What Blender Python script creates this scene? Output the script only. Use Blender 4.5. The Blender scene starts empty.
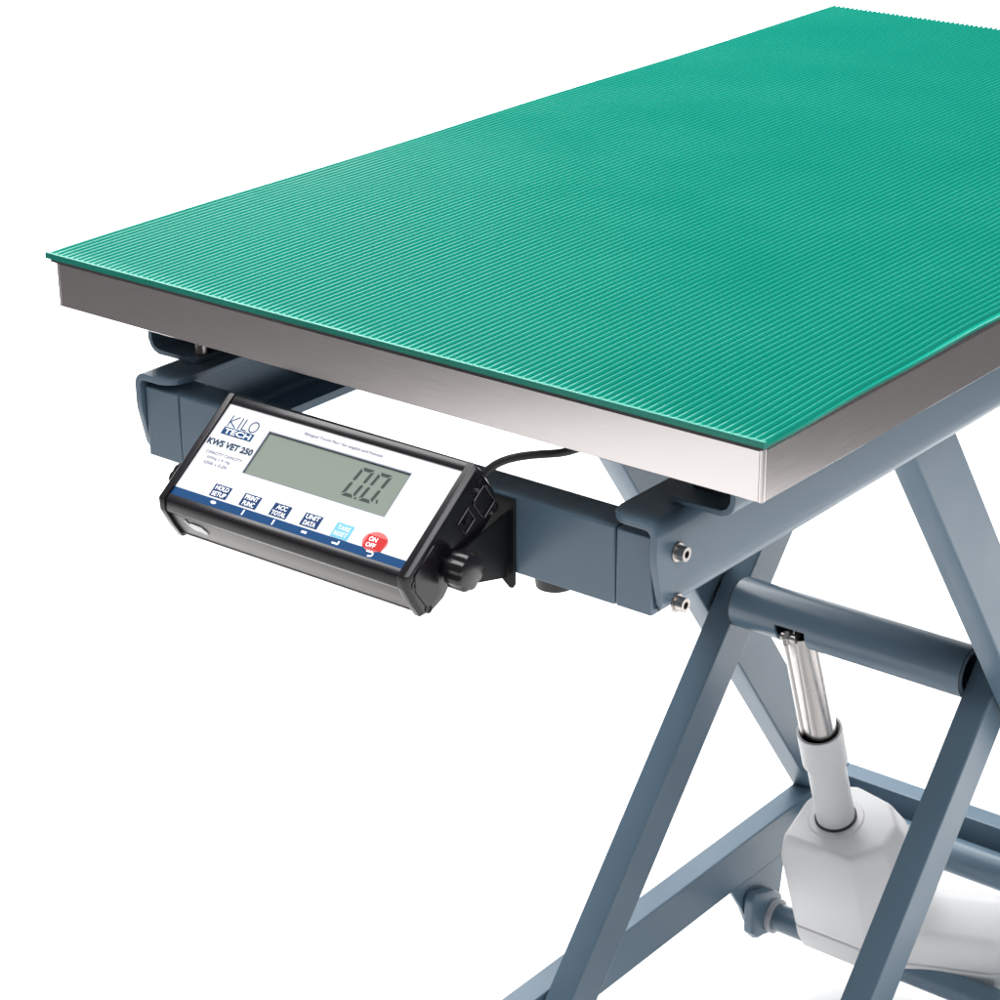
import bpy, bmesh, math, random
from mathutils import Vector, Matrix
random.seed(4)
S = bpy.context.scene
C = S.collection
ZO = 0.985          # height of the tabletop above the studio floor

# ------------------------------------------------------------------ camera
cam = bpy.data.cameras.new('camera'); co = bpy.data.objects.new('camera', cam); C.objects.link(co); S.camera = co
yaw, pitch, roll = -0.67748714, 0.40257079, -0.01077282
f = Vector((math.sin(yaw)*math.cos(pitch), math.cos(yaw)*math.cos(pitch), -math.sin(pitch)))
r = Vector((math.cos(yaw), -math.sin(yaw), 0)); u = r.cross(f)
R_ = math.cos(roll)*r + math.sin(roll)*u; U_ = -math.sin(roll)*r + math.cos(roll)*u
M = Matrix((R_, U_, -f)).transposed().to_4x4(); M.translation = Vector((0.67910126, -1.08542, 0.51163972+ZO))
co.matrix_world = M
cam.sensor_width = 36; cam.sensor_height = 36; cam.lens = 36*2.39526885; cam.clip_end = 100; cam.clip_start = 0.05
cam.dof.use_dof = True; cam.dof.focus_distance = 1.62; cam.dof.aperture_fstop = 45
S.render.resolution_x = S.render.resolution_y = 1024
S.render.engine = 'CYCLES'

# ------------------------------------------------------------------ light and exposure
S.view_settings.view_transform = 'Standard'; S.view_settings.look = 'None'
S.view_settings.exposure = 0.0; S.view_settings.gamma = 1; S.view_settings.use_curve_mapping = False
w = bpy.data.worlds.new('World'); S.world = w; w.use_nodes = True
w.node_tree.nodes['Background'].inputs[0].default_value = (0.95, 0.92, 0.93, 1)
w.node_tree.nodes['Background'].inputs[1].default_value = 0.20

def area(name, loc, target, sx, sy, power, col=(1, 1, 1)):
    l = bpy.data.lights.new(name, 'AREA'); l.shape = 'RECTANGLE'; l.size = sx; l.size_y = sy; l.energy = power; l.color = col
    o = bpy.data.objects.new(name, l); C.objects.link(o); o.location = loc
    o.rotation_euler = (Vector(target)-Vector(loc)).to_track_quat('-Z', 'Y').to_euler()
    return o
area('overhead_softbox', (-1.9, 1.9, 4.9), (-1.9, 1.9, 0), 6.4, 5.6, 960, (1, .995, .99))
area('backdrop_light', (-3.2, 3.8, 4.6), (-6.0, 7.2, 1.6), 4.5, 1.0, 700)  # lamp added to brighten the unseen backdrop wall mirrored in the mat
area('side_softbox', (2.3, -.2, 3.1), (-0.3, 0.3, 0.9), 1.7, 1.7, 62, (.97, .985, 1))

# ------------------------------------------------------------------ materials
def mat(name, col, rough=.5, metal=0, spec=.5, **k):
    m = bpy.data.materials.new(name); m.use_nodes = True
    b = m.node_tree.nodes['Principled BSDF']
    b.inputs['Base Color'].default_value = (*col, 1); b.inputs['Roughness'].default_value = rough
    b.inputs['Metallic'].default_value = metal; b.inputs['Specular IOR Level'].default_value = spec
    for a, v in k.items(): b.inputs[a.replace('_', ' ')].default_value = v
    return m
def nodes(m): return m.node_tree.nodes, m.node_tree.links, m.node_tree.nodes['Principled BSDF']
def add_noise(m, scale, bump=0., dist=.001, rvar=0., cvar=0., vec=(1, 1, 1), detail=3):
    n, l, b = nodes(m)
    tc = n.new('ShaderNodeTexCoord'); mp = n.new('ShaderNodeMapping'); mp.inputs['Scale'].default_value = vec
    t = n.new('ShaderNodeTexNoise'); t.inputs['Scale'].default_value = scale; t.inputs['Detail'].default_value = detail
    l.new(tc.outputs['Object'], mp.inputs[0]); l.new(mp.outputs[0], t.inputs['Vector'])
    if bump:
        bp = n.new('ShaderNodeBump'); bp.inputs['Strength'].default_value = bump; bp.inputs['Distance'].default_value = dist
        l.new(t.outputs[0], bp.inputs['Height'])
        if b.inputs['Normal'].is_linked: l.new(b.inputs['Normal'].links[0].from_socket, bp.inputs['Normal'])
        l.new(bp.outputs[0], b.inputs['Normal'])
    if rvar:
        mr = n.new('ShaderNodeMapRange'); r0 = b.inputs['Roughness'].default_value
        mr.inputs[1].default_value = .3; mr.inputs[2].default_value = .7
        mr.inputs[3].default_value = r0-rvar; mr.inputs[4].default_value = r0+rvar
        l.new(t.outputs[0], mr.inputs[0]); l.new(mr.outputs[0], b.inputs['Roughness'])
    if cvar:
        c = b.inputs['Base Color'].default_value[:3]; mx = n.new('ShaderNodeMix'); mx.data_type = 'RGBA'
        mx.inputs[6].default_value = (*[x*(1-cvar) for x in c], 1); mx.inputs[7].default_value = (*[min(1, x*(1+cvar)) for x in c], 1)
        l.new(t.outputs[0], mx.inputs[0]); l.new(mx.outputs[2], b.inputs['Base Color'])
PAINT = mat('blue_grey_powder_coat', (.092, .147, .198), .33, 0, .5); add_noise(PAINT, 900, .12, .0003, 0, 0); add_noise(PAINT, 14, 0, 0, .04, .04)
STEEL = mat('brushed_stainless_steel', (.64, .605, .60), .16, 1)
add_noise(STEEL, 30, .012, .0002, .012, .02, (1, 1, 40)); STEEL.node_tree.nodes['Principled BSDF'].inputs['Roughness'].default_value = .16
RUBBER = mat('green_ribbed_rubber', (.0, .205, .150), .25, 0, .40); add_noise(RUBBER, 9, 0, 0, .05, .07)
BLACKR = mat('black_rubber', (.012, .012, .014), .5)
BLACKP = mat('black_plastic', (.008, .007, .009), .24, 0, .42); add_noise(BLACKP, 1500, .15, .0002)
BLACKM = mat('black_painted_sheet', (.004, .005, .006), .5, 0, .2)
CHIN = mat('dark_anodised_aluminium', (.10, .094, .090), .38, .7); add_noise(CHIN, 900, .05, .0002, 0, 0, (.05, 1, 1))
LABEL = mat('white_label_film', (.57, .58, .60), .35, 0, .25)
NAVY = mat('navy_print', (.0, .038, .125), .5, 0, .12)
NAVY2 = mat('dark_navy_print', (.003, .028, .10), .5, 0, .12)
PRINT = mat('dark_blue_text_print', (.006, .03, .07), .5, 0, .15)
SKY = mat('light_blue_print', (.13, .38, .55), .5, 0, .15)
REDL = mat('pale_red_print', (.50, .12, .12), .5, 0, .15)
RED = mat('red_print', (.42, .012, .015), .5, 0, .15)
GREYT = mat('pale_grey_text_print', (.20, .21, .30), .5, 0, .15)
WHITEP = mat('white_print', (.85, .86, .88), .4)
LCD = mat('lcd_glass', (.160, .19, .162), .3, 0, .12); add_noise(LCD, 12, 0, 0, 0, .03)
LCDSEG = mat('lcd_segment', (.035, .045, .042), .5, 0, .12)
PLASTW = mat('light_grey_plastic', (.64, .64, .645), .45); add_noise(PLASTW, 1200, .06, .0002)
RING = mat('grey_nylon', (.42, .43, .46), .45)
CHROME = mat('polished_steel', (.50, .475, .46), .24, 1); add_noise(CHROME, 300, .03, .0002, .04, 0, (1, 1, .1))
BOLT = mat('zinc_bolt', (.46, .43, .41), .30, 1)
HOLE = mat('socket_black', (.004, .004, .004), .6)
GAP = mat('joint_shadow_gap', (.03, .035, .04), .7)
FLOORM = mat('white_studio_paper', (.90, .90, .90), .8, 0, .2); add_noise(FLOORM, 700, .03, .0003)

# ------------------------------------------------------------------ helpers
OFF = {}
def tag(o, label=None, cat=None, group=None, kind=None):
    for k, v in (('label', label), ('category', cat), ('group', group), ('kind', kind)):
        if v: o[k] = v
    return o
def empty(name, loc, label, cat, group=None):
    o = bpy.data.objects.new(name, None); C.objects.link(o); o.location = loc; o.empty_display_size = .1
    OFF[o.name] = Vector(loc); return tag(o, label, cat, group)
def obj(name, bm, m, parent=None, smooth=20, label=None):
    """link one bmesh (built in table coordinates) as one mesh object"""
    off = OFF[parent.name] if parent else Vector((0, 0, 0))
    bmesh.ops.translate(bm, verts=bm.verts, vec=Vector((0, 0, ZO))-off)
    bmesh.ops.recalc_face_normals(bm, faces=bm.faces)
    me = bpy.data.meshes.new(name); bm.to_mesh(me); bm.free()
    for mm in (m if isinstance(m, (list, tuple)) else [m]): me.materials.append(mm)
    if smooth:
        for p in me.polygons: p.use_smooth = True
        me.set_sharp_from_angle(angle=math.radians(smooth))
    o = bpy.data.objects.new(name, me); C.objects.link(o)
    if parent: o.parent = parent
    OFF[o.name] = off
    if label: o['label'] = label
    return o
def box(bm, a, b, bev=0.0, seg=2):
    x0, y0, z0 = a; x1, y1, z1 = b
    vs = [bm.verts.new(p) for p in ((x0, y0, z0), (x1, y0, z0), (x1, y1, z0), (x0, y1, z0), (x0, y0, z1), (x1, y0, z1), (x1, y1, z1), (x0, y1, z1))]
    fs = [bm.faces.new([vs[i] for i in q]) for q in ((3, 2, 1, 0), (4, 5, 6, 7), (0, 1, 5, 4), (1, 2, 6, 5), (2, 3, 7, 6), (3, 0, 4, 7))]
    if bev:
        es = {e for fc in fs for e in fc.edges}
        bmesh.ops.bevel(bm, geom=list(es), offset=bev, segments=seg, profile=.5, affect='EDGES')
    return vs
def prism(bm, pts, o, du, dv, dw, bev=0.0, seg=2, caps_only=False):
    """polygon pts (u,v) in the plane o+u*du+v*dv, extruded by the vector dw"""
    o, du, dv, dw = map(Vector, (o, du, dv, dw))
    a = [bm.verts.new(o+du*p[0]+dv*p[1]) for p in pts]; b = [bm.verts.new(v.co+dw) for v in a]; n = len(a)
    fs = [bm.faces.new(a), bm.faces.new(b[::-1])]
    for i in range(n): fs.append(bm.faces.new((a[i], b[i], b[(i+1) % n], a[(i+1) % n])))
    if bev:
        es = set()
        for fc in (fs[0], fs[1]): es |= set(fc.edges)
        if not caps_only:
            for fc in fs: es |= set(fc.edges)
        bmesh.ops.bevel(bm, geom=list(es), offset=bev, segments=seg, profile=.5, affect='EDGES')
def cyl(bm, a, b, r0, r1=None, n=40, bev=0.0, cap=True):
    a, b = Vector(a), Vector(b); r1 = r0 if r1 is None else r1; d = (b-a).normalized()
    x = d.orthogonal().normalized(); y = d.cross(x)
    A = [bm.verts.new(a+(x*math.cos(t)+y*math.sin(t))*r0) for t in [2*math.pi*i/n for i in range(n)]]
    B = [bm.verts.new(b+(x*math.cos(t)+y*math.sin(t))*r1) for t in [2*math.pi*i/n for i in range(n)]]
    for i in range(n): bm.faces.new((A[i], A[(i+1) % n], B[(i+1) % n], B[i]))
    if cap:
        f0 = bm.faces.new(A[::-1]); f1 = bm.faces.new(B)
        if bev: bmesh.ops.bevel(bm, geom=list(set(f0.edges) | set(f1.edges)), offset=bev, segments=2, profile=.5, affect='EDGES')
def ring(bm, a, b, ro, ri, n=40):
    a, b = Vector(a), Vector(b); d = (b-a).normalized(); x = d.orthogonal().normalized(); y = d.cross(x)
    L = []
    for c, rr in ((a, ro), (b, ro), (b, ri), (a, ri)):
        L.append([bm.verts.new(c+(x*math.cos(2*math.pi*i/n)+y*math.sin(2*math.pi*i/n))*rr) for i in range(n)])
    for k in range(4):
        P, Q = L[k], L[(k+1) % 4]
        for i in range(n): bm.faces.new((P[i], P[(i+1) % n], Q[(i+1) % n], Q[i]))
def arc(cx, cy, r, a0, a1, n=6):
    return [(cx+r*math.cos(math.radians(a0+(a1-a0)*i/n)), cy+r*math.sin(math.radians(a0+(a1-a0)*i/n))) for i in range(n+1)]
def tube(bm, pts, rad, n=12):
    pts = [Vector(p) for p in pts]; prev = None
    for i, p in enumerate(pts):
        d = (pts[min(i+1, len(pts)-1)]-pts[max(i-1, 0)]).normalized()
        x = d.cross(Vector((0, 0, 1))); x = (x if x.length > 1e-3 else Vector((1, 0, 0))).normalized(); y = x.cross(d)
        c = [bm.verts.new(p+(x*math.cos(2*math.pi*k/n)+y*math.sin(2*math.pi*k/n))*rad) for k in range(n)]
        if prev:
            for k in range(n): bm.faces.new((prev[k], prev[(k+1) % n], c[(k+1) % n], c[k]))
        else: bm.faces.new(c[::-1])
        prev = c
    bm.faces.new(prev)
BM = bmesh.new

# ------------------------------------------------------------------ the setting: a white paper sweep
bm = BM()
s0, hw = -0.9, 2.44
fx, rt = Vector((f.x, f.y, 0)).normalized(), Vector((r.x, r.y, 0)).normalized()
base = Vector((0.679, -1.085, 0))
prof = [(s0, 0), (2, 0), (5, 0), (8.6, 0)] + [(8.6+1.5*math.sin(math.radians(t)), 1.5-1.5*math.cos(math.radians(t))) for t in range(8, 91, 8)] + [(10.1, 4.0)]
rows = []
for s, z in prof:
    rows.append([bm.verts.new(base+fx*s+rt*x+Vector((0, 0, z-ZO))) for x in (-hw, -hw/2, 0, 1, 2.24)])
for i in range(len(rows)-1):
    for k in range(4): bm.faces.new((rows[i][k], rows[i][k+1], rows[i+1][k+1], rows[i+1][k]))
tag(obj('floor', bm, FLOORM), kind='structure')

# ------------------------------------------------------------------ the lifting table
W, L, H = .60, 1.071, .034
T = empty('lifting_table', (-W/2, L/2, 0), 'blue-grey scissor lift examination table with a stainless steel top under the green mat', 'table')

# steel tray: an inverted pan with folded skirts, welded corners
bm = BM(); t = .0015
box(bm, (-W, 0, -.0015), (0, L, 0), .0006, 1)
tray = obj('tabletop', bm, STEEL, T)
for nm, a, b in (('front', (-W, 0, -H), (0, t, -.0016)), ('back', (-W, L-t, -H), (0, L, -.0016)),
                 ('left', (-W, t+.0002, -H), (-W+t, L-t-.0002, -.0016)), ('right', (-t, t+.0002, -H), (0, L-t-.0002, -.0016))):
    bm = BM(); box(bm, a, b, .0005, 1); obj('skirt', bm, STEEL, tray)
for x in (-W, 0):      # welded corner beads
    for y in (0, L):
        bm = BM(); sx = -1 if x == 0 else 1; sy = 1 if y == 0 else -1
        cyl(bm, (x+sx*.0016, y+sy*.0016, -H+.0004), (x+sx*.0016, y+sy*.0016, -.0004), .0021, n=14)
        obj('corner_weld', bm, STEEL, tray)
bm = BM(); box(bm, (-W+.0165, .0175, -.014), (-.0165, L-.0165, -.0017)); obj('added_dark_board', bm, BLACKR, tray, 0)  # unseen dark board, added to darken reflections on the beam tops
bm = BM()      # inward lip under the skirts
for a, b in (((-W+.002, .002, -H), (-.002, .016, -H+.0014)), ((-.016, .0165, -H), (-.002, .058, -H+.0014)), ((-W+.002, .0165, -H), (-W+.016, L-.002, -H+.0014))):
    box(bm, a, b)
obj('folded_lip', bm, STEEL, tray)

# scale frame: two upward U channels on the side rails, load cells between
def channel(x_out, s):
    bm = BM(); th = .0035; rr = .010; zb, zt = -.0678, -.036
    o = [(x_out, zt)] + [(x_out+s*(rr-rr*math.cos(math.radians(a))), zb+rr-rr*math.sin(math.radians(a))) for a in range(0, 91, 15)] + [(x_out+s*.048, zb)]
    ri = rr-th
    i = [(x_out+s*.048, zb+th)] + [(x_out+s*(rr-ri*math.cos(math.radians(a))), zb+rr-ri*math.sin(math.radians(a))) for a in range(90, -1, -15)] + [(x_out+s*th, zt)]
    prism(bm, o+i, (0, .036, 0), (1, 0, 0), (0, 0, 1), (0, L-.072, 0), .0007, 1)
    return bm
for x_out, s in ((-.5485, 1), (-.0415, -1)):
    ch = obj('scale_frame_channel', channel(x_out, s), PAINT, T)
for x in (-.512, -.078):
    for y in (.068, L-.068):
        bm = BM(); cyl(bm, (x, y, -.0642), (x, y, -.060), .013, bev=.001); cyl(bm, (x, y, -.060), (x, y, -.0345), .007); cyl(bm, (x, y, -.050), (x, y, -.036), .016, .019, bev=.001)
        lc = obj('load_cell', bm, BLACKR, T)
        if x > -.3: continue
        bm = BM(); cyl(bm, (x+(.005 if x < -.3 else -.005), y-.020, -.0642), (x+(.005 if x < -.3 else -.005), y-.020, -.0555), .0045, n=24, bev=.001); obj('nut', bm, BOLT, lc)

# side rails: C profile folded sheet, opening inward, front end cut back at the bottom
def side_rail(xo, s):
    th = .0048; rr = .009; zt, zb = -.068, -.1305; fw = .0385
    def outer(rad, off):
        P = [(xo+s*fw, zt-off)]
        P += [(xo+s*(rr-rad*math.sin(math.radians(a))), zt-rr+rad*math.cos(math.radians(a))) for a in range(0, 91, 15)]
        P += [(xo+s*(rr-rad*math.cos(math.radians(a))), zb+rr-rad*math.sin(math.radians(a))) for a in range(0, 91, 15)]
        P += [(xo+s*fw*.94, zb+off)]
        return P
    o, i = outer(rr, 0), outer(rr-th, th)
    bm = BM()
    def yf(x, z):
        d = max(0, -z-.094)/.036
        y = .0085*min(1, d)
        e = abs(x-(xo+s*fw))           # rounded flange corner
        if z > -.075 and e < .016: y += .016-math.sqrt(max(0, .016**2-(.016-e)**2))
        if z < -.124 and abs(x-xo) > .006: y += .012
        return y
    n = len(o); ys0 = []
    # refine flange points so the corner is round
    def refine(P):
        Q = [P[0]]
        for k in range(1, 9): Q.append((P[0][0]-s*.0022*k, P[0][1]))
        Q += P[1:8]
        a, b = P[7], P[8]
        for k in range(1, 7): Q.append((a[0]+(b[0]-a[0])*k/7, a[1]+(b[1]-a[1])*k/7))
        return Q+P[8:]
    o, i = refine(o), refine(i); n = len(o)
    F = [[bm.verts.new((x, yf(x, z), z)) for x, z in P] for P in (o, i)]
    B = [[bm.verts.new((x, L-yf(x, z), z)) for x, z in P] for P in (o, i)]
    for k in range(n-1):
        bm.faces.new((F[0][k], F[0][k+1], B[0][k+1], B[0][k])); bm.faces.new((F[1][k], B[1][k], B[1][k+1], F[1][k+1]))
        bm.faces.new((F[0][k], F[1][k], F[1][k+1], F[0][k+1])); bm.faces.new((B[0][k], B[0][k+1], B[1][k+1], B[1][k]))
    for k in (0, n-1): bm.faces.new((F[0][k], B[0][k], B[1][k], F[1][k]))
    bm.normal_update()
    es = [e for e in bm.edges if len(e.link_faces) == 2 and e.calc_face_angle(0) > math.radians(60)]
    bmesh.ops.bevel(bm, geom=es, offset=.0008, segments=2, profile=.5, affect='EDGES')
    return bm
def socket_bolt(x, y, z, s, parent, hr=.0047, hl=.0072):
    bm = BM(); cyl(bm, (x, y, z), (x+s*.0012, y, z), hr*1.35, n=28, bev=.0003)
    ring(bm, (x+s*.0012, y, z), (x+s*hl, y, z), hr, hr*.52, 28)
    cyl(bm, (x+s*.0012, y, z), (x+s*.004, y, z), hr*.54, n=28)
    o = obj('bolt', bm, BOLT, parent)
    bm = BM(); cyl(bm, (x+s*.004, y, z), (x+s*.0046, y, z), hr*.5, n=6); obj('hex_socket', bm, HOLE, o)
for xo, s in ((-.5265, 1), (-.0735, -1)):
    rl = obj('side_rail', side_rail(xo, s), PAINT, T, 20)
    for y in (.0225, L-.0225):
        socket_bolt(xo, y, -.0925, -s, rl); socket_bolt(xo, y, -.1270, -s, rl)

# cross beams front and back, with separate end plugs
for y0, y1 in ((.004, .033), (L-.033, L-.004)):
    bm = BM(); box(bm, (-.4865, y0, -.1315), (-.1070, y1, -.0785), .0012)
    cb = obj('cross_beam', bm, PAINT, T)
    for a, b in ((-.5205, -.4872), (-.1063, -.0792)):
        bm = BM(); box(bm, (a, y0, -.1315), (b, y1, -.0785), .0012); obj('end_plug', bm, PAINT, cb)
    bm = BM(); box(bm, (-.52, y0+.004, -.128), (-.08, y1-.004, -.082)); obj('inner_core', bm, GAP, cb)
bm = BM(); cyl(bm, (-.165, .019, -.131), (-.165, .019, -.1395), .0135, .0125, bev=.002); cyl(bm, (-.165, .019, -.139), (-.165, .019, -.1415), .009, .008)
obj('rubber_plug', bm, BLACKR, T)

# scissor legs
def leg(xa, xb, za, zb_, sl, ya, yb):
    """bar between the lines z=za+sl*y and z=zb_+sl*y"""
    bm = BM()
    prism(bm, [(ya, za+sl*ya), (yb, za+sl*yb), (yb, zb_+sl*yb), (ya, zb_+sl*ya)], (xa, 0, 0), (0, 1, 0), (0, 0, 1), (xb-xa, 0, 0), .0016, 2)
    return bm
obj('leg', leg(-.1787, -.1519, -1.2046, -1.2725, 1.1626, .345, .948), PAINT, T)          # inner pair
obj('leg', leg(-.4481, -.4213, -1.2046, -1.2725, 1.1626, .345, .948), PAINT, T)
obj('leg', leg(-.1480, -.1221, .3956, .4847, -1.3793, .395, .875), PAINT, T)             # outer pair
obj('leg', leg(-.4779, -.4520, .3956, .4847, -1.3793, .395, .868), PAINT, T)
for x0, x1 in ((-.1520, -.1478), (-.4522, -.4480)):                                       # pivots where the legs cross
    bm = BM(); cyl(bm, (x0, .655, -.466), (x1, .655, -.466), .012); obj('pivot', bm, BLACKR, T)
# roller axles at the leg tops, hidden in the rails
for y, z in ((.925, -.105), (.38, -.105)):
    bm = BM(); cyl(bm, (-.513, y, z), (-.087, y, z), .0095); obj('roller_axle', bm, PAINT, T)

# big cross tube with the actuator notch
bm = BM(); ty, tz, tr = .6435, -.4615, .0240; n = 64
xs = [-.4218, -.4200, -.3695, -.3375, -.1798, -.1784]
def tp(x, k, rr=tr):
    a = 2*math.pi*k/n; return (x, ty+rr*math.cos(a), tz+rr*math.sin(a))
k0, k1 = 32, 49     # notch on the front/under side
def shell(rr):
    return [[bm.verts.new(tp(x, k, rr-(.0012 if j in (0, 5) else 0))) for k in range(n)] for j, x in enumerate(xs)]
SO, SI = shell(tr), shell(tr-.003)
for j in range(5):
    for k in range(n):
        if j == 2 and k0 <= k < k1: continue
        kk = (k+1) % n
        bm.faces.new((SO[j][k], SO[j][kk], SO[j+1][kk], SO[j+1][k])); bm.faces.new((SI[j][k], SI[j+1][k], SI[j+1][kk], SI[j][kk]))
for k in range(k0, k1):
    for j in (2, 3): bm.faces.new((SO[j][k], SO[j][k+1], SI[j][k+1], SI[j][k]))
for k in (k0, k1): bm.faces.new((SO[2][k], SO[3][k], SI[3][k], SI[2][k]))
for j in (0, 5):
    for k in range(n): bm.faces.new((SO[j][k], SO[j][(k+1) % n], SI[j][(k+1) % n], SI[j][k]))
obj('cross_tube', bm, PAINT, T, 20)
for x, d in ((-.4213, 1), (-.1787, -1)):
    bm = BM(); ring(bm, (x, ty, tz), (x+d*.0009, ty, tz), tr+.0002, tr-.006, 48); obj('tube_seam', bm, GAP, T)

# ------------------------------------------------------------------ base frame
zt_, zb_ = -.767, -.8165
for a, b in ((-.4754, -.4500), (-.1050, -.0796)):
    bm = BM(); box(bm, (a, -.02, zb_), (b, .918, zt_), .0014)
    br = obj('base_rail', bm, PAINT, T)
    for y in (.03, .905):
        x = (a+b)/2
        bm = BM(); cyl(bm, (x, y, -ZO+.012), (x, y, zb_-.0003), .007); cyl(bm, (x, y, zb_-.010), (x, y, zb_-.0004), .011, n=6); obj('foot_stem', bm, BOLT, br)
        bm = BM(); cyl(bm, (x, y, -ZO), (x, y, -ZO+.016), .020, .013, bev=.002); obj('rubber_foot', bm, BLACKR, br)
for y0, y1 in ((.892, .918), (-.02, .006)):
    bm = BM(); box(bm, (-.4497, y0, zb_+.0015), (-.1053, y1, zt_-.0003), .0014); obj('base_crossbar', bm, PAINT, T)
bm = BM(); cyl(bm, (-.4497, .868, -.8015), (-.1053, .868, -.8015), .0185); obj('rear_torsion_tube', bm, PAINT, T, 20)
# hanging plates with the lower actuator tube
for x, s in ((-.4525, 1), (-.1025, -1)):
    bm = BM()
    pts = [(.688, -.8162), (.800, -.8162), (.792, -.824), (.787, -.832)] + arc(.752, -.871, .030, 10, -180, 10) + [(.708, -.845)]
    prism(bm, pts, (x-.002, 0, 0), (0, 1, 0), (0, 0, 1), (.004, 0, 0), .0006, 1)
    obj('mounting_plate', bm, PAINT, T)
    bm = BM(); x2 = x+s*.003
    prism(bm, [(.710, -.835), (.716, -.828), (.752, -.840), (.768, -.853)]+arc(.752, -.871, .019, 25, -110, 8)+[(.722, -.884), (.711, -.874)], (x2, 0, 0), (0, 1, 0), (0, 0, 1), (s*.011, 0, 0), .0025, 3)
    obj('tube_clamp', bm, PAINT, T)
    bm = BM(); ring(bm, (x2+s*.0112, .752, -.871), (x2+s*.0165, .752, -.871), .0185, .0146); obj('bushing', bm, RING, T)
bm = BM(); cyl(bm, (-.4385, .752, -.871), (-.1165, .752, -.871), .0145); obj('lower_tube', bm, PAINT, T, 20)

# ------------------------------------------------------------------ linear actuator (part of the table)
Bp = Vector((-.352, .722, -.712)); ax = Vector((0, .084, -.242)).normalized(); ex = Vector((1, 0, 0)); fb = ex.cross(ax)
if fb.y > 0: fb = -fb
def A(a, b_, c): return Bp+ex*a+fb*b_+ax*c
def zloft(secs, bev=0.0):
    """sections: (list of (a,b), c) -> closed loft in actuator space"""
    bm = BM(); R = [[bm.verts.new(A(p[0], p[1], c)) for p in P] for P, c in secs]; n = len(R[0])
    for i in range(len(R)-1):
        for k in range(n): bm.faces.new((R[i][k], R[i][(k+1) % n], R[i+1][(k+1) % n], R[i+1][k]))
    bm.faces.new(R[0][::-1]); bm.faces.new(R[-1])
    bmesh.ops.recalc_face_normals(bm, faces=bm.faces)
    bm.normal_update()
    if bev:
        es = [e for e in bm.edges if e.calc_face_angle(0) > math.radians(18)]
        bmesh.ops.bevel(bm, geom=es, offset=bev, segments=3, profile=.5, affect='EDGES', clamp_overlap=True)
    return bm
octa = [(-.038, .043), (.042, .043), (.064, .014), (.062, -.018), (.040, -.043), (-.003, -.050), (-.034, -.036), (-.042, -.010)]
big = [(-.045, .043), (.042, .043), (.070, .014), (.072, -.022), (.046, -.052), (-.003, -.060), (-.040, -.042), (-.048, -.010)]
gb = obj('actuator', zloft([([(x*.93, y*.93) for x, y in octa], -.004), (octa, .004), (big, .030), (big, .134)], .0045), PLASTW, T, 20,
         label='light grey gear housing of the linear actuator with motor on its side')
obj('lower_shell', zloft([([(x*.99, y*.99) for x, y in big], .1345), ([(x*.985, y*.985) for x, y in big], .150), ([(x*.93, y*.93) for x, y in big], .168)], .0022), PLASTW, gb, 20)
bm = BM(); cyl(bm, A(0, 0, -.0055), A(0, 0, -.002), .0270, .030, bev=.0008); obj('raised_ring', bm, PLASTW, gb)
bm = BM(); ring(bm, A(0, 0, -.0078), A(0, 0, -.0040), .0208, .0180); obj('seal', bm, GAP, gb)
# motor housing, turned 17 degrees away
ps = math.radians(17); mm_ = ex*math.cos(ps)-fb*math.sin(ps); mn = ex*math.sin(ps)+fb*math.cos(ps); Om = A(.050, .042, 0)
def motor(secs_c, m0, m1, ch):
    bm = BM(); rr = []
    for mpos, sc in ((m0, 1), (m1, 1), (m1+ch, .86)):
        cen = (-.035, .135)
        rr.append([bm.verts.new(Om+mm_*mpos+mn*(cen[0]+(q[0]-cen[0])*sc)+ax*(cen[1]+(q[1]-cen[1])*sc)) for q in secs_c])
    n = len(secs_c)
    for i in range(2):
        for k in range(n): bm.faces.new((rr[i][k], rr[i][(k+1) % n], rr[i+1][(k+1) % n], rr[i+1][k]))
    bm.faces.new(rr[0]); bm.faces.new(rr[-1][::-1])
    bmesh.ops.recalc_face_normals(bm, faces=bm.faces); bm.normal_update()
    es = [e for e in bm.edges if e.calc_face_angle(0) > math.radians(22)]
    bmesh.ops.bevel(bm, geom=es, offset=.005, segments=4, profile=.5, affect='EDGES', clamp_overlap=True)
    return bm
obj('motor_housing', motor([(0, .141), (0, .108), (-.007, .097), (-.028, .089), (-.050, .087), (-.064, .092), (-.070, .103), (-.070, .141)], .014, .118, .012), PLASTW, gb, 20)
obj('motor_cover', motor([(-.0012, .174), (-.0008, .1418), (-.069, .1418), (-.069, .174)], .014, .1175, .012), PLASTW, gb, 20)
bm = BM(); cyl(bm, A(0, 0, -.098), A(0, 0, .0), .0188, .0192)
obj('sleeve', bm, PLASTW, gb)
bm = BM(); ring(bm, A(0, 0, -.128), A(0, 0, -.086), .0222, .0198); cyl(bm, A(0, 0, -.086), A(0, 0, -.082), .0222, .0196, cap=False)
col = obj('collar', bm, PLASTW, gb)
bm = BM(); ring(bm, A(0, 0, -.1262), A(0, 0, -.104), .0212, .0178); obj('wiper_seal', bm, BLACKR, col)
bm = BM(); cyl(bm, A(.001, 0, -.258), A(.001, 0, -.09), .0162)
rod = obj('rod', bm, CHROME, gb)
bm = BM(); cyl(bm, A(-.0105, .0095, -.246), A(-.0105, .0095, -.09), .0046, n=24)
obj('guide_rail', bm, CHROME, rod)
bm = BM(); box(bm, (-.354, .628, -.492), (-.347, .648, -.462), .001); obj('clevis', bm, CHROME, rod)
bm = BM(); cyl(bm, (-.361, .6195, -.4705), (-.345, .6195, -.4705), .0042, n=20, bev=.0006); cyl(bm, (-.357, .6195, -.4705), (-.3515, .6195, -.4705), .0072, n=6, bev=.0008)
obj('pin', bm, BOLT, rod)

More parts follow.
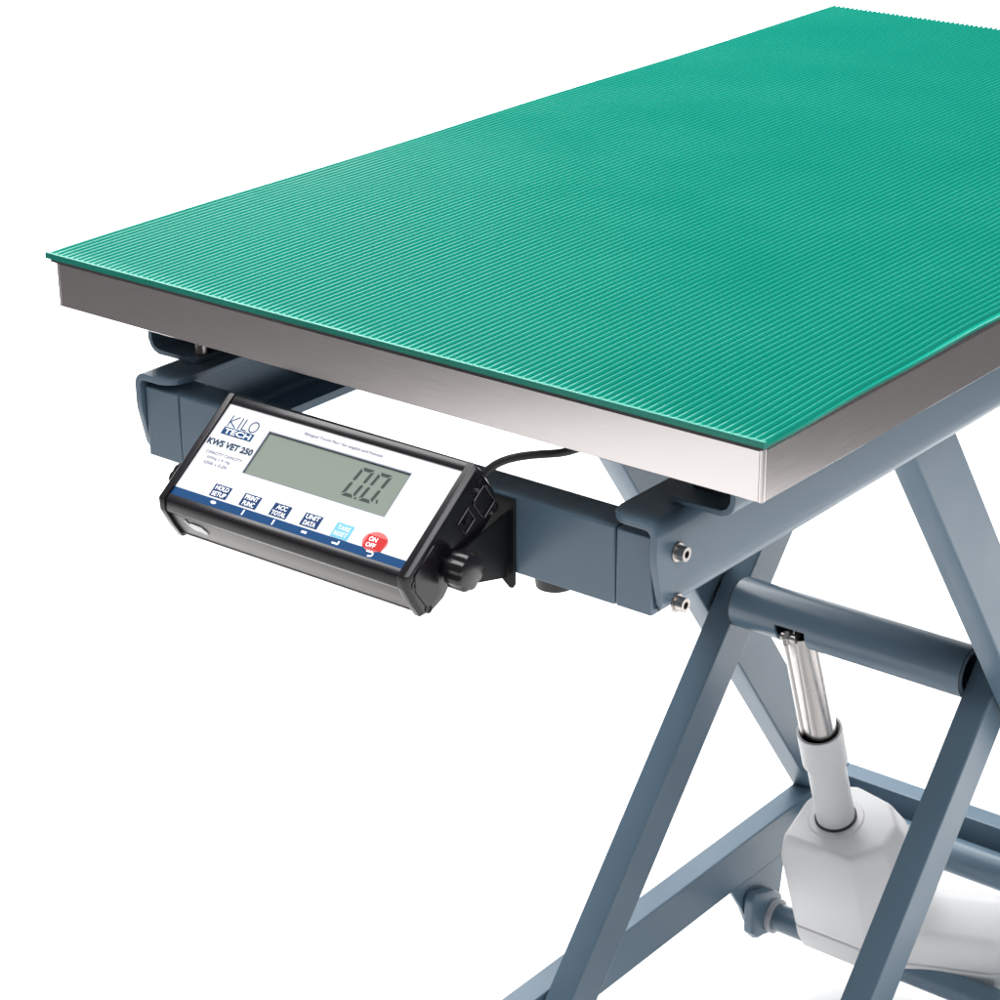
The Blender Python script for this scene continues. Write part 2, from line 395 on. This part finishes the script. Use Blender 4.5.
# ------------------------------------------------------------------ ribbed rubber mat (lies on the table)
bm = BM(); NR = 112; x0m, x1m = -.606, .0024; pitch_ = (x1m-x0m)/NR; NY = 90; y0m, y1m = -.0045, L+.003
pr = [(0.00, .0009), (.20, .0010), (.29, .0026), (.36, .0039), (.50, .0043), (.64, .0039), (.71, .0026), (.80, .0010)]
cols = []
for k in range(NR):
    for q, z in pr: cols.append((x0m+(k+q)*pitch_, z))
cols.append((x1m, .0018))
def wob(y): return .0007*math.sin(y*17+1)+.0005*math.sin(y*41+.6)-.0003
grid = []
ysm = [y0m, y0m+.0022, y0m+.0042]+[y0m+.0042+(y1m-y0m-.0042)*j/(NY-2) for j in range(1, NY-1)]
for j, y in enumerate(ysm):
    row = []
    for i, (x, z) in enumerate(cols):
        tt = (x-x0m)/(x1m-x0m)
        lift = .0002*math.sin(y*13+x*9)+.0002*math.sin(y*7-x*11)+.0006
        if j < 2: z = .0040
        xx = x if i == len(cols)-1 else x-.016*max(0, y)*tt
        row.append(bm.verts.new((xx+wob(y)*tt**6*1.2-.001*(1-tt)**6*math.sin(y*13), y, z+.0016+lift)))
    grid.append(row)
NY = len(grid)-1
nc = len(cols)
for j in range(NY):
    for i in range(nc-1): bm.faces.new((grid[j][i], grid[j][i+1], grid[j+1][i+1], grid[j+1][i]))
# underside and edges
lo = lambda v: bm.verts.new((v.co.x, v.co.y, .0022))
fr_ = [lo(v) for v in grid[0]]; bk = [lo(v) for v in grid[-1]]
for i in range(nc-1):
    bm.faces.new((grid[0][i+1], grid[0][i], fr_[i], fr_[i+1])); bm.faces.new((grid[-1][i], grid[-1][i+1], bk[i+1], bk[i]))
Lc = [fr_[0]]+[lo(grid[j][0]) for j in range(1, NY)]+[bk[0]]; Rc = [fr_[-1]]+[lo(grid[j][-1]) for j in range(1, NY)]+[bk[-1]]
for j in range(NY):
    bm.faces.new((grid[j][0], grid[j+1][0], Lc[j+1], Lc[j])); bm.faces.new((grid[j+1][-1], grid[j][-1], Rc[j], Rc[j+1]))
bm.faces.new(fr_+[v for v in Rc[1:-1]]+bk[::-1]+[v for v in Lc[1:-1]][::-1])
matm = obj('rubber_mat', bm, RUBBER, None, 50)
tag(matm, 'green lengthwise ribbed rubber mat covering the steel tabletop', 'mat')
bm = BM(); box(bm, (-.6015, -.0036, .00012), (.0010, L+.0005, .0021)); obj('black_layer', bm, BLACKR, matm, 0)  # black layer between mat and tabletop, showing as a dark edge line

# ------------------------------------------------------------------ weight indicator
k_ = .9903
cp = Vector((0.67910126, -1.08542, 0.51163972))
O0 = Vector((-.3089, -.05, -.0829)); O = cp+(O0-cp)*k_
X = Vector((.99992, .0127, -.0015)).normalized(); V = Vector((-.0093, .8057, .5923)); V = (V-X*V.dot(X)).normalized(); N = X.cross(V)
I = empty('weight_indicator', (O.x, O.y, O.z+ZO-.06), 'black digital weighing display with white control panel, mounted on the front cross beam', 'scale display')
mmv = .001*k_
def P(x, v, n_=0): return O+X*(x*mmv)+V*(v*mmv)+N*(n_*mmv)
def iprism(pts, xa, xb, bev=0., seg=2, caps_only=False):
    bm = BM(); prism(bm, pts, P(xa, 0, 0), V*mmv, N*mmv, X*((xb-xa)*mmv), bev*mmv, seg, caps_only); return bm
# body profile (V, N), clockwise from the top edge
body_top = [(45, 1.5), (38.6, 1.5), (38.6, -.8), (-37.6, -.8), (-37.6, 1.5), (-43, 1.2), (-47.5, -5), (-47.0, -9), (44.5, -9)]
obj('housing', iprism(body_top, -100.5, 100.5, .6, 2), BLACKP, I, 35)
chin = [(-46.3, -9.3), (-47.6, -20), (-48.3, -31), (-48.0, -33), (-45, -39), (-28, -40), (38, -38), (44, -30), (44, -9.3)]
ls = obj('lower_shell', iprism(chin, -100.3, 100.3, .6, 2), CHIN, I, 35)
bm = BM(); prism(bm, [(-47.9, -30.2), (-48.6, -30.2), (-48.9, -31.4), (-48.2, -31.4)], P(-100.2, 0, 0), V*mmv, N*mmv, X*(200.4*mmv)); obj('groove', bm, BLACKP, ls, 0)
capp = [(45.5, 2.5), (46.8, -8), (46.6, -29), (40, -41), (-20, -40.5), (-31, -43), (-42, -40), (-50.5, -33), (-50, -20), (-48.2, -5), (-43.5, 2.5)]
for xa, xb, s in ((-108, -100.8, -1), (100.8, 108, 1)):
    bm = BM(); cc = (0, -19); x_in, x_out = (xa, xb) if s > 0 else (xb, xa)
    R3 = [[bm.verts.new(P(xx, cc[0]+(q[0]-cc[0])*k1, cc[1]+(q[1]-cc[1])*k2)) for q in capp] for xx, k1, k2 in ((x_in, 1, 1), (x_out-s*2.6, 1, 1), (x_out, .945, .885))]
    for a_, b_ in ((0, 1), (1, 2)):
        for q in range(len(capp)): bm.faces.new((R3[a_][q], R3[a_][(q+1) % len(capp)], R3[b_][(q+1) % len(capp)], R3[b_][q]))
    bm.faces.new(R3[0]); bm.faces.new(R3[2][::-1]); bmesh.ops.recalc_face_normals(bm, faces=bm.faces); bm.normal_update()
    bmesh.ops.bevel(bm, geom=[e for e in bm.edges if e.calc_face_angle(0) > math.radians(25)], offset=.0005, segments=2, profile=.5, affect='EDGES', clamp_overlap=True)
    cap = obj('end_cap', bm, BLACKP, I, 20)
    xo = xb if s > 0 else xa
    # recessed side detail: sockets, screws
    for v, n2 in ((-41, -9), (-43, -33), (40, -9), (38, -36)):
        bm = BM(); ring(bm, P(xo-s*.5, v, n2), P(xo+s*.6, v, n2), .0034, .0022, 20); obj('screw_boss', bm, BLACKP, cap)
        bm = BM(); cyl(bm, P(xo-s*.8, v, n2), P(xo+s*.2, v, n2), .0021, n=16); obj('screw', bm, HOLE, cap)
    bm = BM(); prism(bm, [(-14, -3), (-38, -3), (-44, -12), (-44, -30), (-38, -34), (-30, -34)], P(xo, 0, 0), V*mmv, N*mmv, X*(s*1.0*mmv), .5*mmv, 2); obj('panel', bm, BLACKP, cap)
    if s > 0:
        bm = BM()
        for (v0, v1, n0, n1) in ((8, 9.5, -12, -25), (20.5, 22, -12, -25), (9.5, 20.5, -12, -13.5), (9.5, 20.5, -23.5, -25)):
            prism(bm, [(v0, n0), (v1, n0), (v1, n1), (v0, n1)], P(xo, 0, 0), V*mmv, N*mmv, X*(1.4*mmv), .3*mmv, 1)
        cyl(bm, P(xo, 15, -18.5), P(xo+1.6, 15, -18.5), .0026, n=20)
        obj('power_socket', bm, BLACKP, cap)
        bm = BM()
        prism(bm, [(27, -13), (40, -13), (40, -15), (27, -15)], P(xo, 0, 0), V*mmv, N*mmv, X*(1.6*mmv), .3*mmv, 1)
        prism(bm, [(27, -31), (40, -31), (40, -33), (27, -33)], P(xo, 0, 0), V*mmv, N*mmv, X*(1.6*mmv), .3*mmv, 1)
        prism(bm, [(25.5, -15), (27, -15), (27, -31), (25.5, -31)], P(xo, 0, 0), V*mmv, N*mmv, X*(1.6*mmv), .3*mmv, 1)
        prism(bm, [(40, -15), (41.5, -15), (41.5, -31), (40, -31)], P(xo, 0, 0), V*mmv, N*mmv, X*(1.6*mmv), .3*mmv, 1)
        obj('serial_port', bm, BLACKP, cap)
        for v, n2 in ((34, -11), (33, -35)):
            bm = BM(); cyl(bm, P(xo, v, n2), P(xo+1.5, v, n2), .0013, n=12); obj('port_screw', bm, CHROME, cap)
# port cover tag on the underside: small bright window
bm = BM(); prism(bm, [(-89, -12), (-87.5, -11.5), (-85.6, -15.4), (-84, -13.5), (-74.5, -13.8), (-71, -18), (-71, -21.5), (-83, -20.5), (-86, -18)], P(0, -45.8, 0), X*mmv, N*mmv+V*(.09*mmv), -V*(.7*mmv), 0); obj('connector', bm, LABEL, ls, 0)

# front panel
def sheet(poly, level, m, name, parent, thick=.10):
    bm = BM(); prism(bm, poly, P(0, 0, level), X*mmv, V*mmv, N*(thick*mmv)); return obj(name, bm, m, parent, 0)
def rect(x0, x1, v0, v1): return [(x0, v0), (x1, v0), (x1, v1), (x0, v1)]
panel_z = -.75
bm = BM()   # white panel with the display window cut out
for q in (rect(-100.4, -57, -37.5, 38.5), rect(66, 100.4, -37.5, 38.5), rect(-57, 66, 27.3, 38.5), rect(-57, 66, -37.5, -7.6)):
    prism(bm, q, P(0, 0, panel_z), X*mmv, V*mmv, N*(1.25*mmv))
bmesh.ops.remove_doubles(bm, verts=bm.verts, dist=1e-7)
fp = obj('front_panel', bm, LABEL, I, 0)
z1 = panel_z+1.28
disp = sheet(rect(-56.9, 65.9, -7.5, 27.2), -.74, LCD, 'lcd_screen', I, .25)
bm = BM()
for q in (rect(-57, 66, 26.4, 27.28), rect(-57, 66, -7.58, -7.1), rect(-57, -56.2, -7.1, 26.4), rect(65.5, 66, -7.1, 26.4)):
    prism(bm, q, P(0, 0, -.48), X*mmv, V*mmv, N*(.95*mmv))
obj('window_rim', bm, mat('window_rim_dark', (.09, .11, .16), .4), fp, 0)
sheet(rect(-100.3, 100.3, -37.4, -31.3), z1, NAVY, 'blue_strip', fp)

def text(body, x, v, h, m, name, parent, wd=None, align='LEFT', z=None, shear=0., bold=0., space=1.):
    cu = bpy.data.curves.new(name, 'FONT'); cu.body = body; cu.size = 1; cu.shear = shear; cu.offset = bold; cu.space_character = space
    cu.align_x = 'LEFT'; cu.resolution_u = 3; cu.extrude = .002
    to = bpy.data.objects.new('tmp', cu); C.objects.link(to)
    bpy.context.view_layer.update()
    me = bpy.data.meshes.new_from_object(to.evaluated_get(bpy.context.evaluated_depsgraph_get()))
    bpy.data.objects.remove(to); bpy.data.curves.remove(cu)
    xs = [q.co.x for q in me.vertices]; ys = [q.co.y for q in me.vertices]
    mnx, mxx, mny, mxy = min(xs), max(xs), min(ys), max(ys)
    sy = h/(mxy-mny); sx = (wd/(mxx-mnx)) if wd else sy
    if align == 'CENTER': x = x-(mxx-mnx)*sx/2
    bm = BM(); bm.from_mesh(me); bpy.data.meshes.remove(me)
    zz = z if z is not None else z1+.12
    for vv in bm.verts: vv.co = P(x+(vv.co.x-mnx)*sx, v+(vv.co.y-mny)*sy, zz+(.08 if vv.co.z > 0 else 0))
    return obj(name, bm, m, parent, 0)
def stroke(bm, pts, wd, z):
    for a, b in zip(pts[:-1], pts[1:]):
        a, b = Vector(a), Vector(b); d = (b-a).normalized(); nn = Vector((-d.y, d.x))*wd/2; e = d*wd*.25
        prism(bm, [tuple(a-e+nn), tuple(a-e-nn), tuple(b+e-nn), tuple(b+e+nn)], P(0, 0, z), X*mmv, V*mmv, N*(.08*mmv))
# logo: KILO over TECH in a blue block
bm = BM(); zz = z1+.02
stroke(bm, [(-91.5, 22), (-91.5, 30.5)], .85, zz); stroke(bm, [(-85.5, 30.5), (-91.2, 25.6), (-84.8, 22)], .85, zz+.002)
stroke(bm, [(-82.3, 22), (-82.3, 30.5)], .85, zz); stroke(bm, [(-79.2, 30.5), (-79.2, 22.2), (-74.8, 22.2)], .85, zz)
stroke(bm, [(-70.2+3.6*math.cos(math.radians(a)), 26.3+4.1*math.sin(math.radians(a))) for a in range(0, 361, 20)], .85, zz)
obj('logo_lettering', bm, NAVY, fp, 0)
lb = sheet(rect(-93, -66, 15.4, 21.2), z1, NAVY, 'logo_block', fp)
text('TECH', -91.3, 16.3, 4.0, WHITEP, 'logo_text', lb, 23.5, bold=.02)
text('KWS VET 250', -99.0, 5.6, 5.0, PRINT, 'model_text', fp, 40.5, bold=.035)
text('CAPACITY: CAPACITY:', -95, -.9, 2.2, GREYT, 'small_print', fp, 33)
text('250kg x 0.1kg', -91.5, -4.9, 2.2, GREYT, 'small_print', fp, 21)
text('550lb x 0.2lb', -91.5, -8.8, 2.2, GREYT, 'small_print', fp, 21)
text('Bilingual Touch Pad / for english and francais', -29, 31.3, 2.6, GREYT, 'small_print', fp, 67)
for cx, a, b in ((-63.1, 'HOLD', 'SETUP'), (-36.5, 'PRINT', 'FUNC'), (-10, 'ACC', 'TOTAL'), (16.7, 'UNIT', 'DATA')):
    bt = sheet(rect(cx-7.4, cx+7.4, -30, -20.4), z1, NAVY2, 'key', fp)
    text(a, cx, -24.6, 3.4, WHITEP, 'key_text', bt, 11.5 if len(a) > 3 else 9.0, 'CENTER', bold=.02)
    text(b, cx, -29.2, 3.4, WHITEP, 'key_text', bt, 12 if len(b) > 4 else 10.0, 'CENTER', bold=.02)
bt = sheet(rect(36.1, 50.4, -31, -20.2), z1, SKY, 'key', fp)
text('TARE', 43.2, -24.9, 3.0, WHITEP, 'key_text', bt, 10, 'CENTER'); text('RESET', 43.2, -29.3, 3.0, WHITEP, 'key_text', bt, 11, 'CENTER')
bt = sheet([(70.4+9.6*math.cos(2*math.pi*i/48), -25.6+7.2*math.sin(2*math.pi*i/48)) for i in range(48)], z1+.01, REDL, 'power_key', fp)
sheet(rect(63.2, 78.6, -31.0, -21.8), z1+.12, RED, 'power_key_centre', bt)
text('ON', 65.0, -25.9, 3.2, WHITEP, 'key_text', bt, 6.5, z=z1+.23, bold=.02); text('OFF', 65.0, -30.2, 3.2, WHITEP, 'key_text', bt, 7.5, z=z1+.23, bold=.02)
# white marks on the blue strip
zz = z1+.12
sheet([(-63.3+2.4*math.cos(2*math.pi*i/20), -34.0+1.15*math.sin(2*math.pi*i/20)) for i in range(20)], zz, WHITEP, 'strip_mark', fp, .08)
for cx in (-36.5, -10): sheet(rect(cx-.55, cx+.55, -36.2, -32.2), zz, WHITEP, 'strip_mark', fp, .08)
sheet(rect(14.5, 18.8, -35.0, -33.4), zz, WHITEP, 'strip_mark', fp, .08)
bm = BM(); stroke(bm, [(41.0, -34.9), (45.6, -34.9), (45.6, -33.0)], 1.15, zz); obj('strip_mark', bm, WHITEP, fp, 0)
bm = BM(); stroke(bm, [(68.6, -32.9), (72.6, -32.9)]+[(72.6+1.6*math.sin(math.radians(a)), -34.4+1.5*math.cos(math.radians(a))) for a in (30, 70, 110, 150)]+[(71.2, -36.0)], 1.1, zz)
obj('strip_mark', bm, WHITEP, fp, 0)
# LCD digits: 0.0 slanted seven segment
bm = BM()
def seg(bm, pts): prism(bm, [(q[0]+(q[1]+.5)*.17, q[1]) for q in pts], P(0, 0, -.47), X*mmv, V*mmv, N*(.06*mmv))
def zero(bm, x, v, w_, h, t_):
    g = .5; m_ = v+h/2
    seg(bm, [(x, v+g+.8), (x+t_, v+g+t_), (x+t_, m_-g-1), (x+t_/2, m_-g), (x, m_-g-1)])
    seg(bm, [(x, m_+g+1), (x+t_/2, m_+g), (x+t_, m_+g+1), (x+t_, v+h-g-t_), (x, v+h-g-.8)])
    seg(bm, [(x+w_-t_, v+g+t_), (x+w_, v+g+.8), (x+w_, m_-g-1), (x+w_-t_/2, m_-g), (x+w_-t_, m_-g-1)])
    seg(bm, [(x+w_-t_, m_+g+1), (x+w_-t_/2, m_+g), (x+w_, m_+g+1), (x+w_, v+h-g-.8), (x+w_-t_, v+h-g-t_)])
    seg(bm, [(x+g+.3, v), (x+w_-g-.3, v), (x+w_-t_-g, v+t_), (x+t_+g, v+t_)])
    seg(bm, [(x+t_+g, v+h-t_), (x+w_-t_-g, v+h-t_), (x+w_-g-.3, v+h), (x+g+.3, v+h)])
zero(bm, 24.0, -1.2, 11.2, 23.2, 2.5); zero(bm, 38.6, -1.2, 11.2, 23.2, 2.5)
seg(bm, rect(35.8, 37.4, -1.4, .2)); seg(bm, rect(51.8, 53.2, 1.4, 2.8)); seg(bm, [(53.0, .2), (54.4, .2), (52.8, 2.4), (51.8, 2.4)])
obj('digits', bm, LCDSEG, disp, 0)

# mounting bracket: back plate on the beam, side arms, knobs
bm = BM()
prism(bm, [(-.4300, -.0800), (-.1840, -.0800), (-.1843, -.1385), (-.1858, -.1415), (-.1885, -.1418), (-.1915, -.1390), (-.1945, -.1360), (-.2010, -.1345),
           (-.4130, -.1345), (-.4195, -.1360), (-.4225, -.1390), (-.4255, -.1418), (-.4282, -.1415), (-.4297, -.1385)],
      (0, .0036, 0), (1, 0, 0), (0, 0, 1), (0, -.0022, 0), .0004, 1)
br = obj('bracket', bm, BLACKM, I, 30)
for s in (-1, 1):
    xo = s*110.3
    bm = BM()
    pv = (-14, -27)
    arm = [(45.5, -47), (-8, -24.5), (-14, -20)] + arc(pv[0], pv[1], 8.5, 110, 235, 8) + [(-11, -52), (13.6, -81.5)]
    prism(bm, arm, P(xo, 0, 0), V*mmv, N*mmv, X*(s*1.8*mmv), .3*mmv, 1)
    obj('arm', bm, BLACKM, br, 30)
    bm = BM(); cyl(bm, P(s*108, *pv), P(s*116, *pv), .0062, n=24)
    # knob: nine shallow scallops
    n = 72; A0, A1, A2, A3 = [], [], [], []
    def kr(i): return .0128-.0011*(math.cos(i/n*2*math.pi*8)*.5+.5)**2.2
    rings = []
    for xx, sc in ((113.8, .90), (114.6, 1), (125.2, 1.0), (126.6, .93), (127.2, .80)):
        rings.append([bm.verts.new(P(s*xx, *pv)+(V*math.cos(2*math.pi*i/n)+N*math.sin(2*math.pi*i/n))*kr(i)*sc) for i in range(n)])
    for q in range(len(rings)-1):
        for i in range(n): bm.faces.new((rings[q][i], rings[q][(i+1) % n], rings[q+1][(i+1) % n], rings[q+1][i]))
    bm.faces.new(rings[0][::-1]); bm.faces.new(rings[-1])
    obj('knob', bm, BLACKP, I, 35)

# cable from the display back up under the tabletop
def bez(p0, p1, p2, p3, n):
    return [(Vector(p0)*(1-t_)**3+Vector(p1)*3*t_*(1-t_)**2+Vector(p2)*3*t_*t_*(1-t_)+Vector(p3)*t_**3) for t_ in [i/n for i in range(n+1)]]
p0 = P(100, 42, -20)
bm = BM(); tube(bm, bez(p0, p0+Vector((.006, .004, .018)), (-.185, .003, -.0500), (-.155, .0045, -.0418), 20)+bez((-.155, .0045, -.0418), (-.142, .0052, -.0382), (-.134, .012, -.034), (-.120, .03, -.024), 10)[1:], .0027, 12)
obj('cable', bm, BLACKR, I, 60)
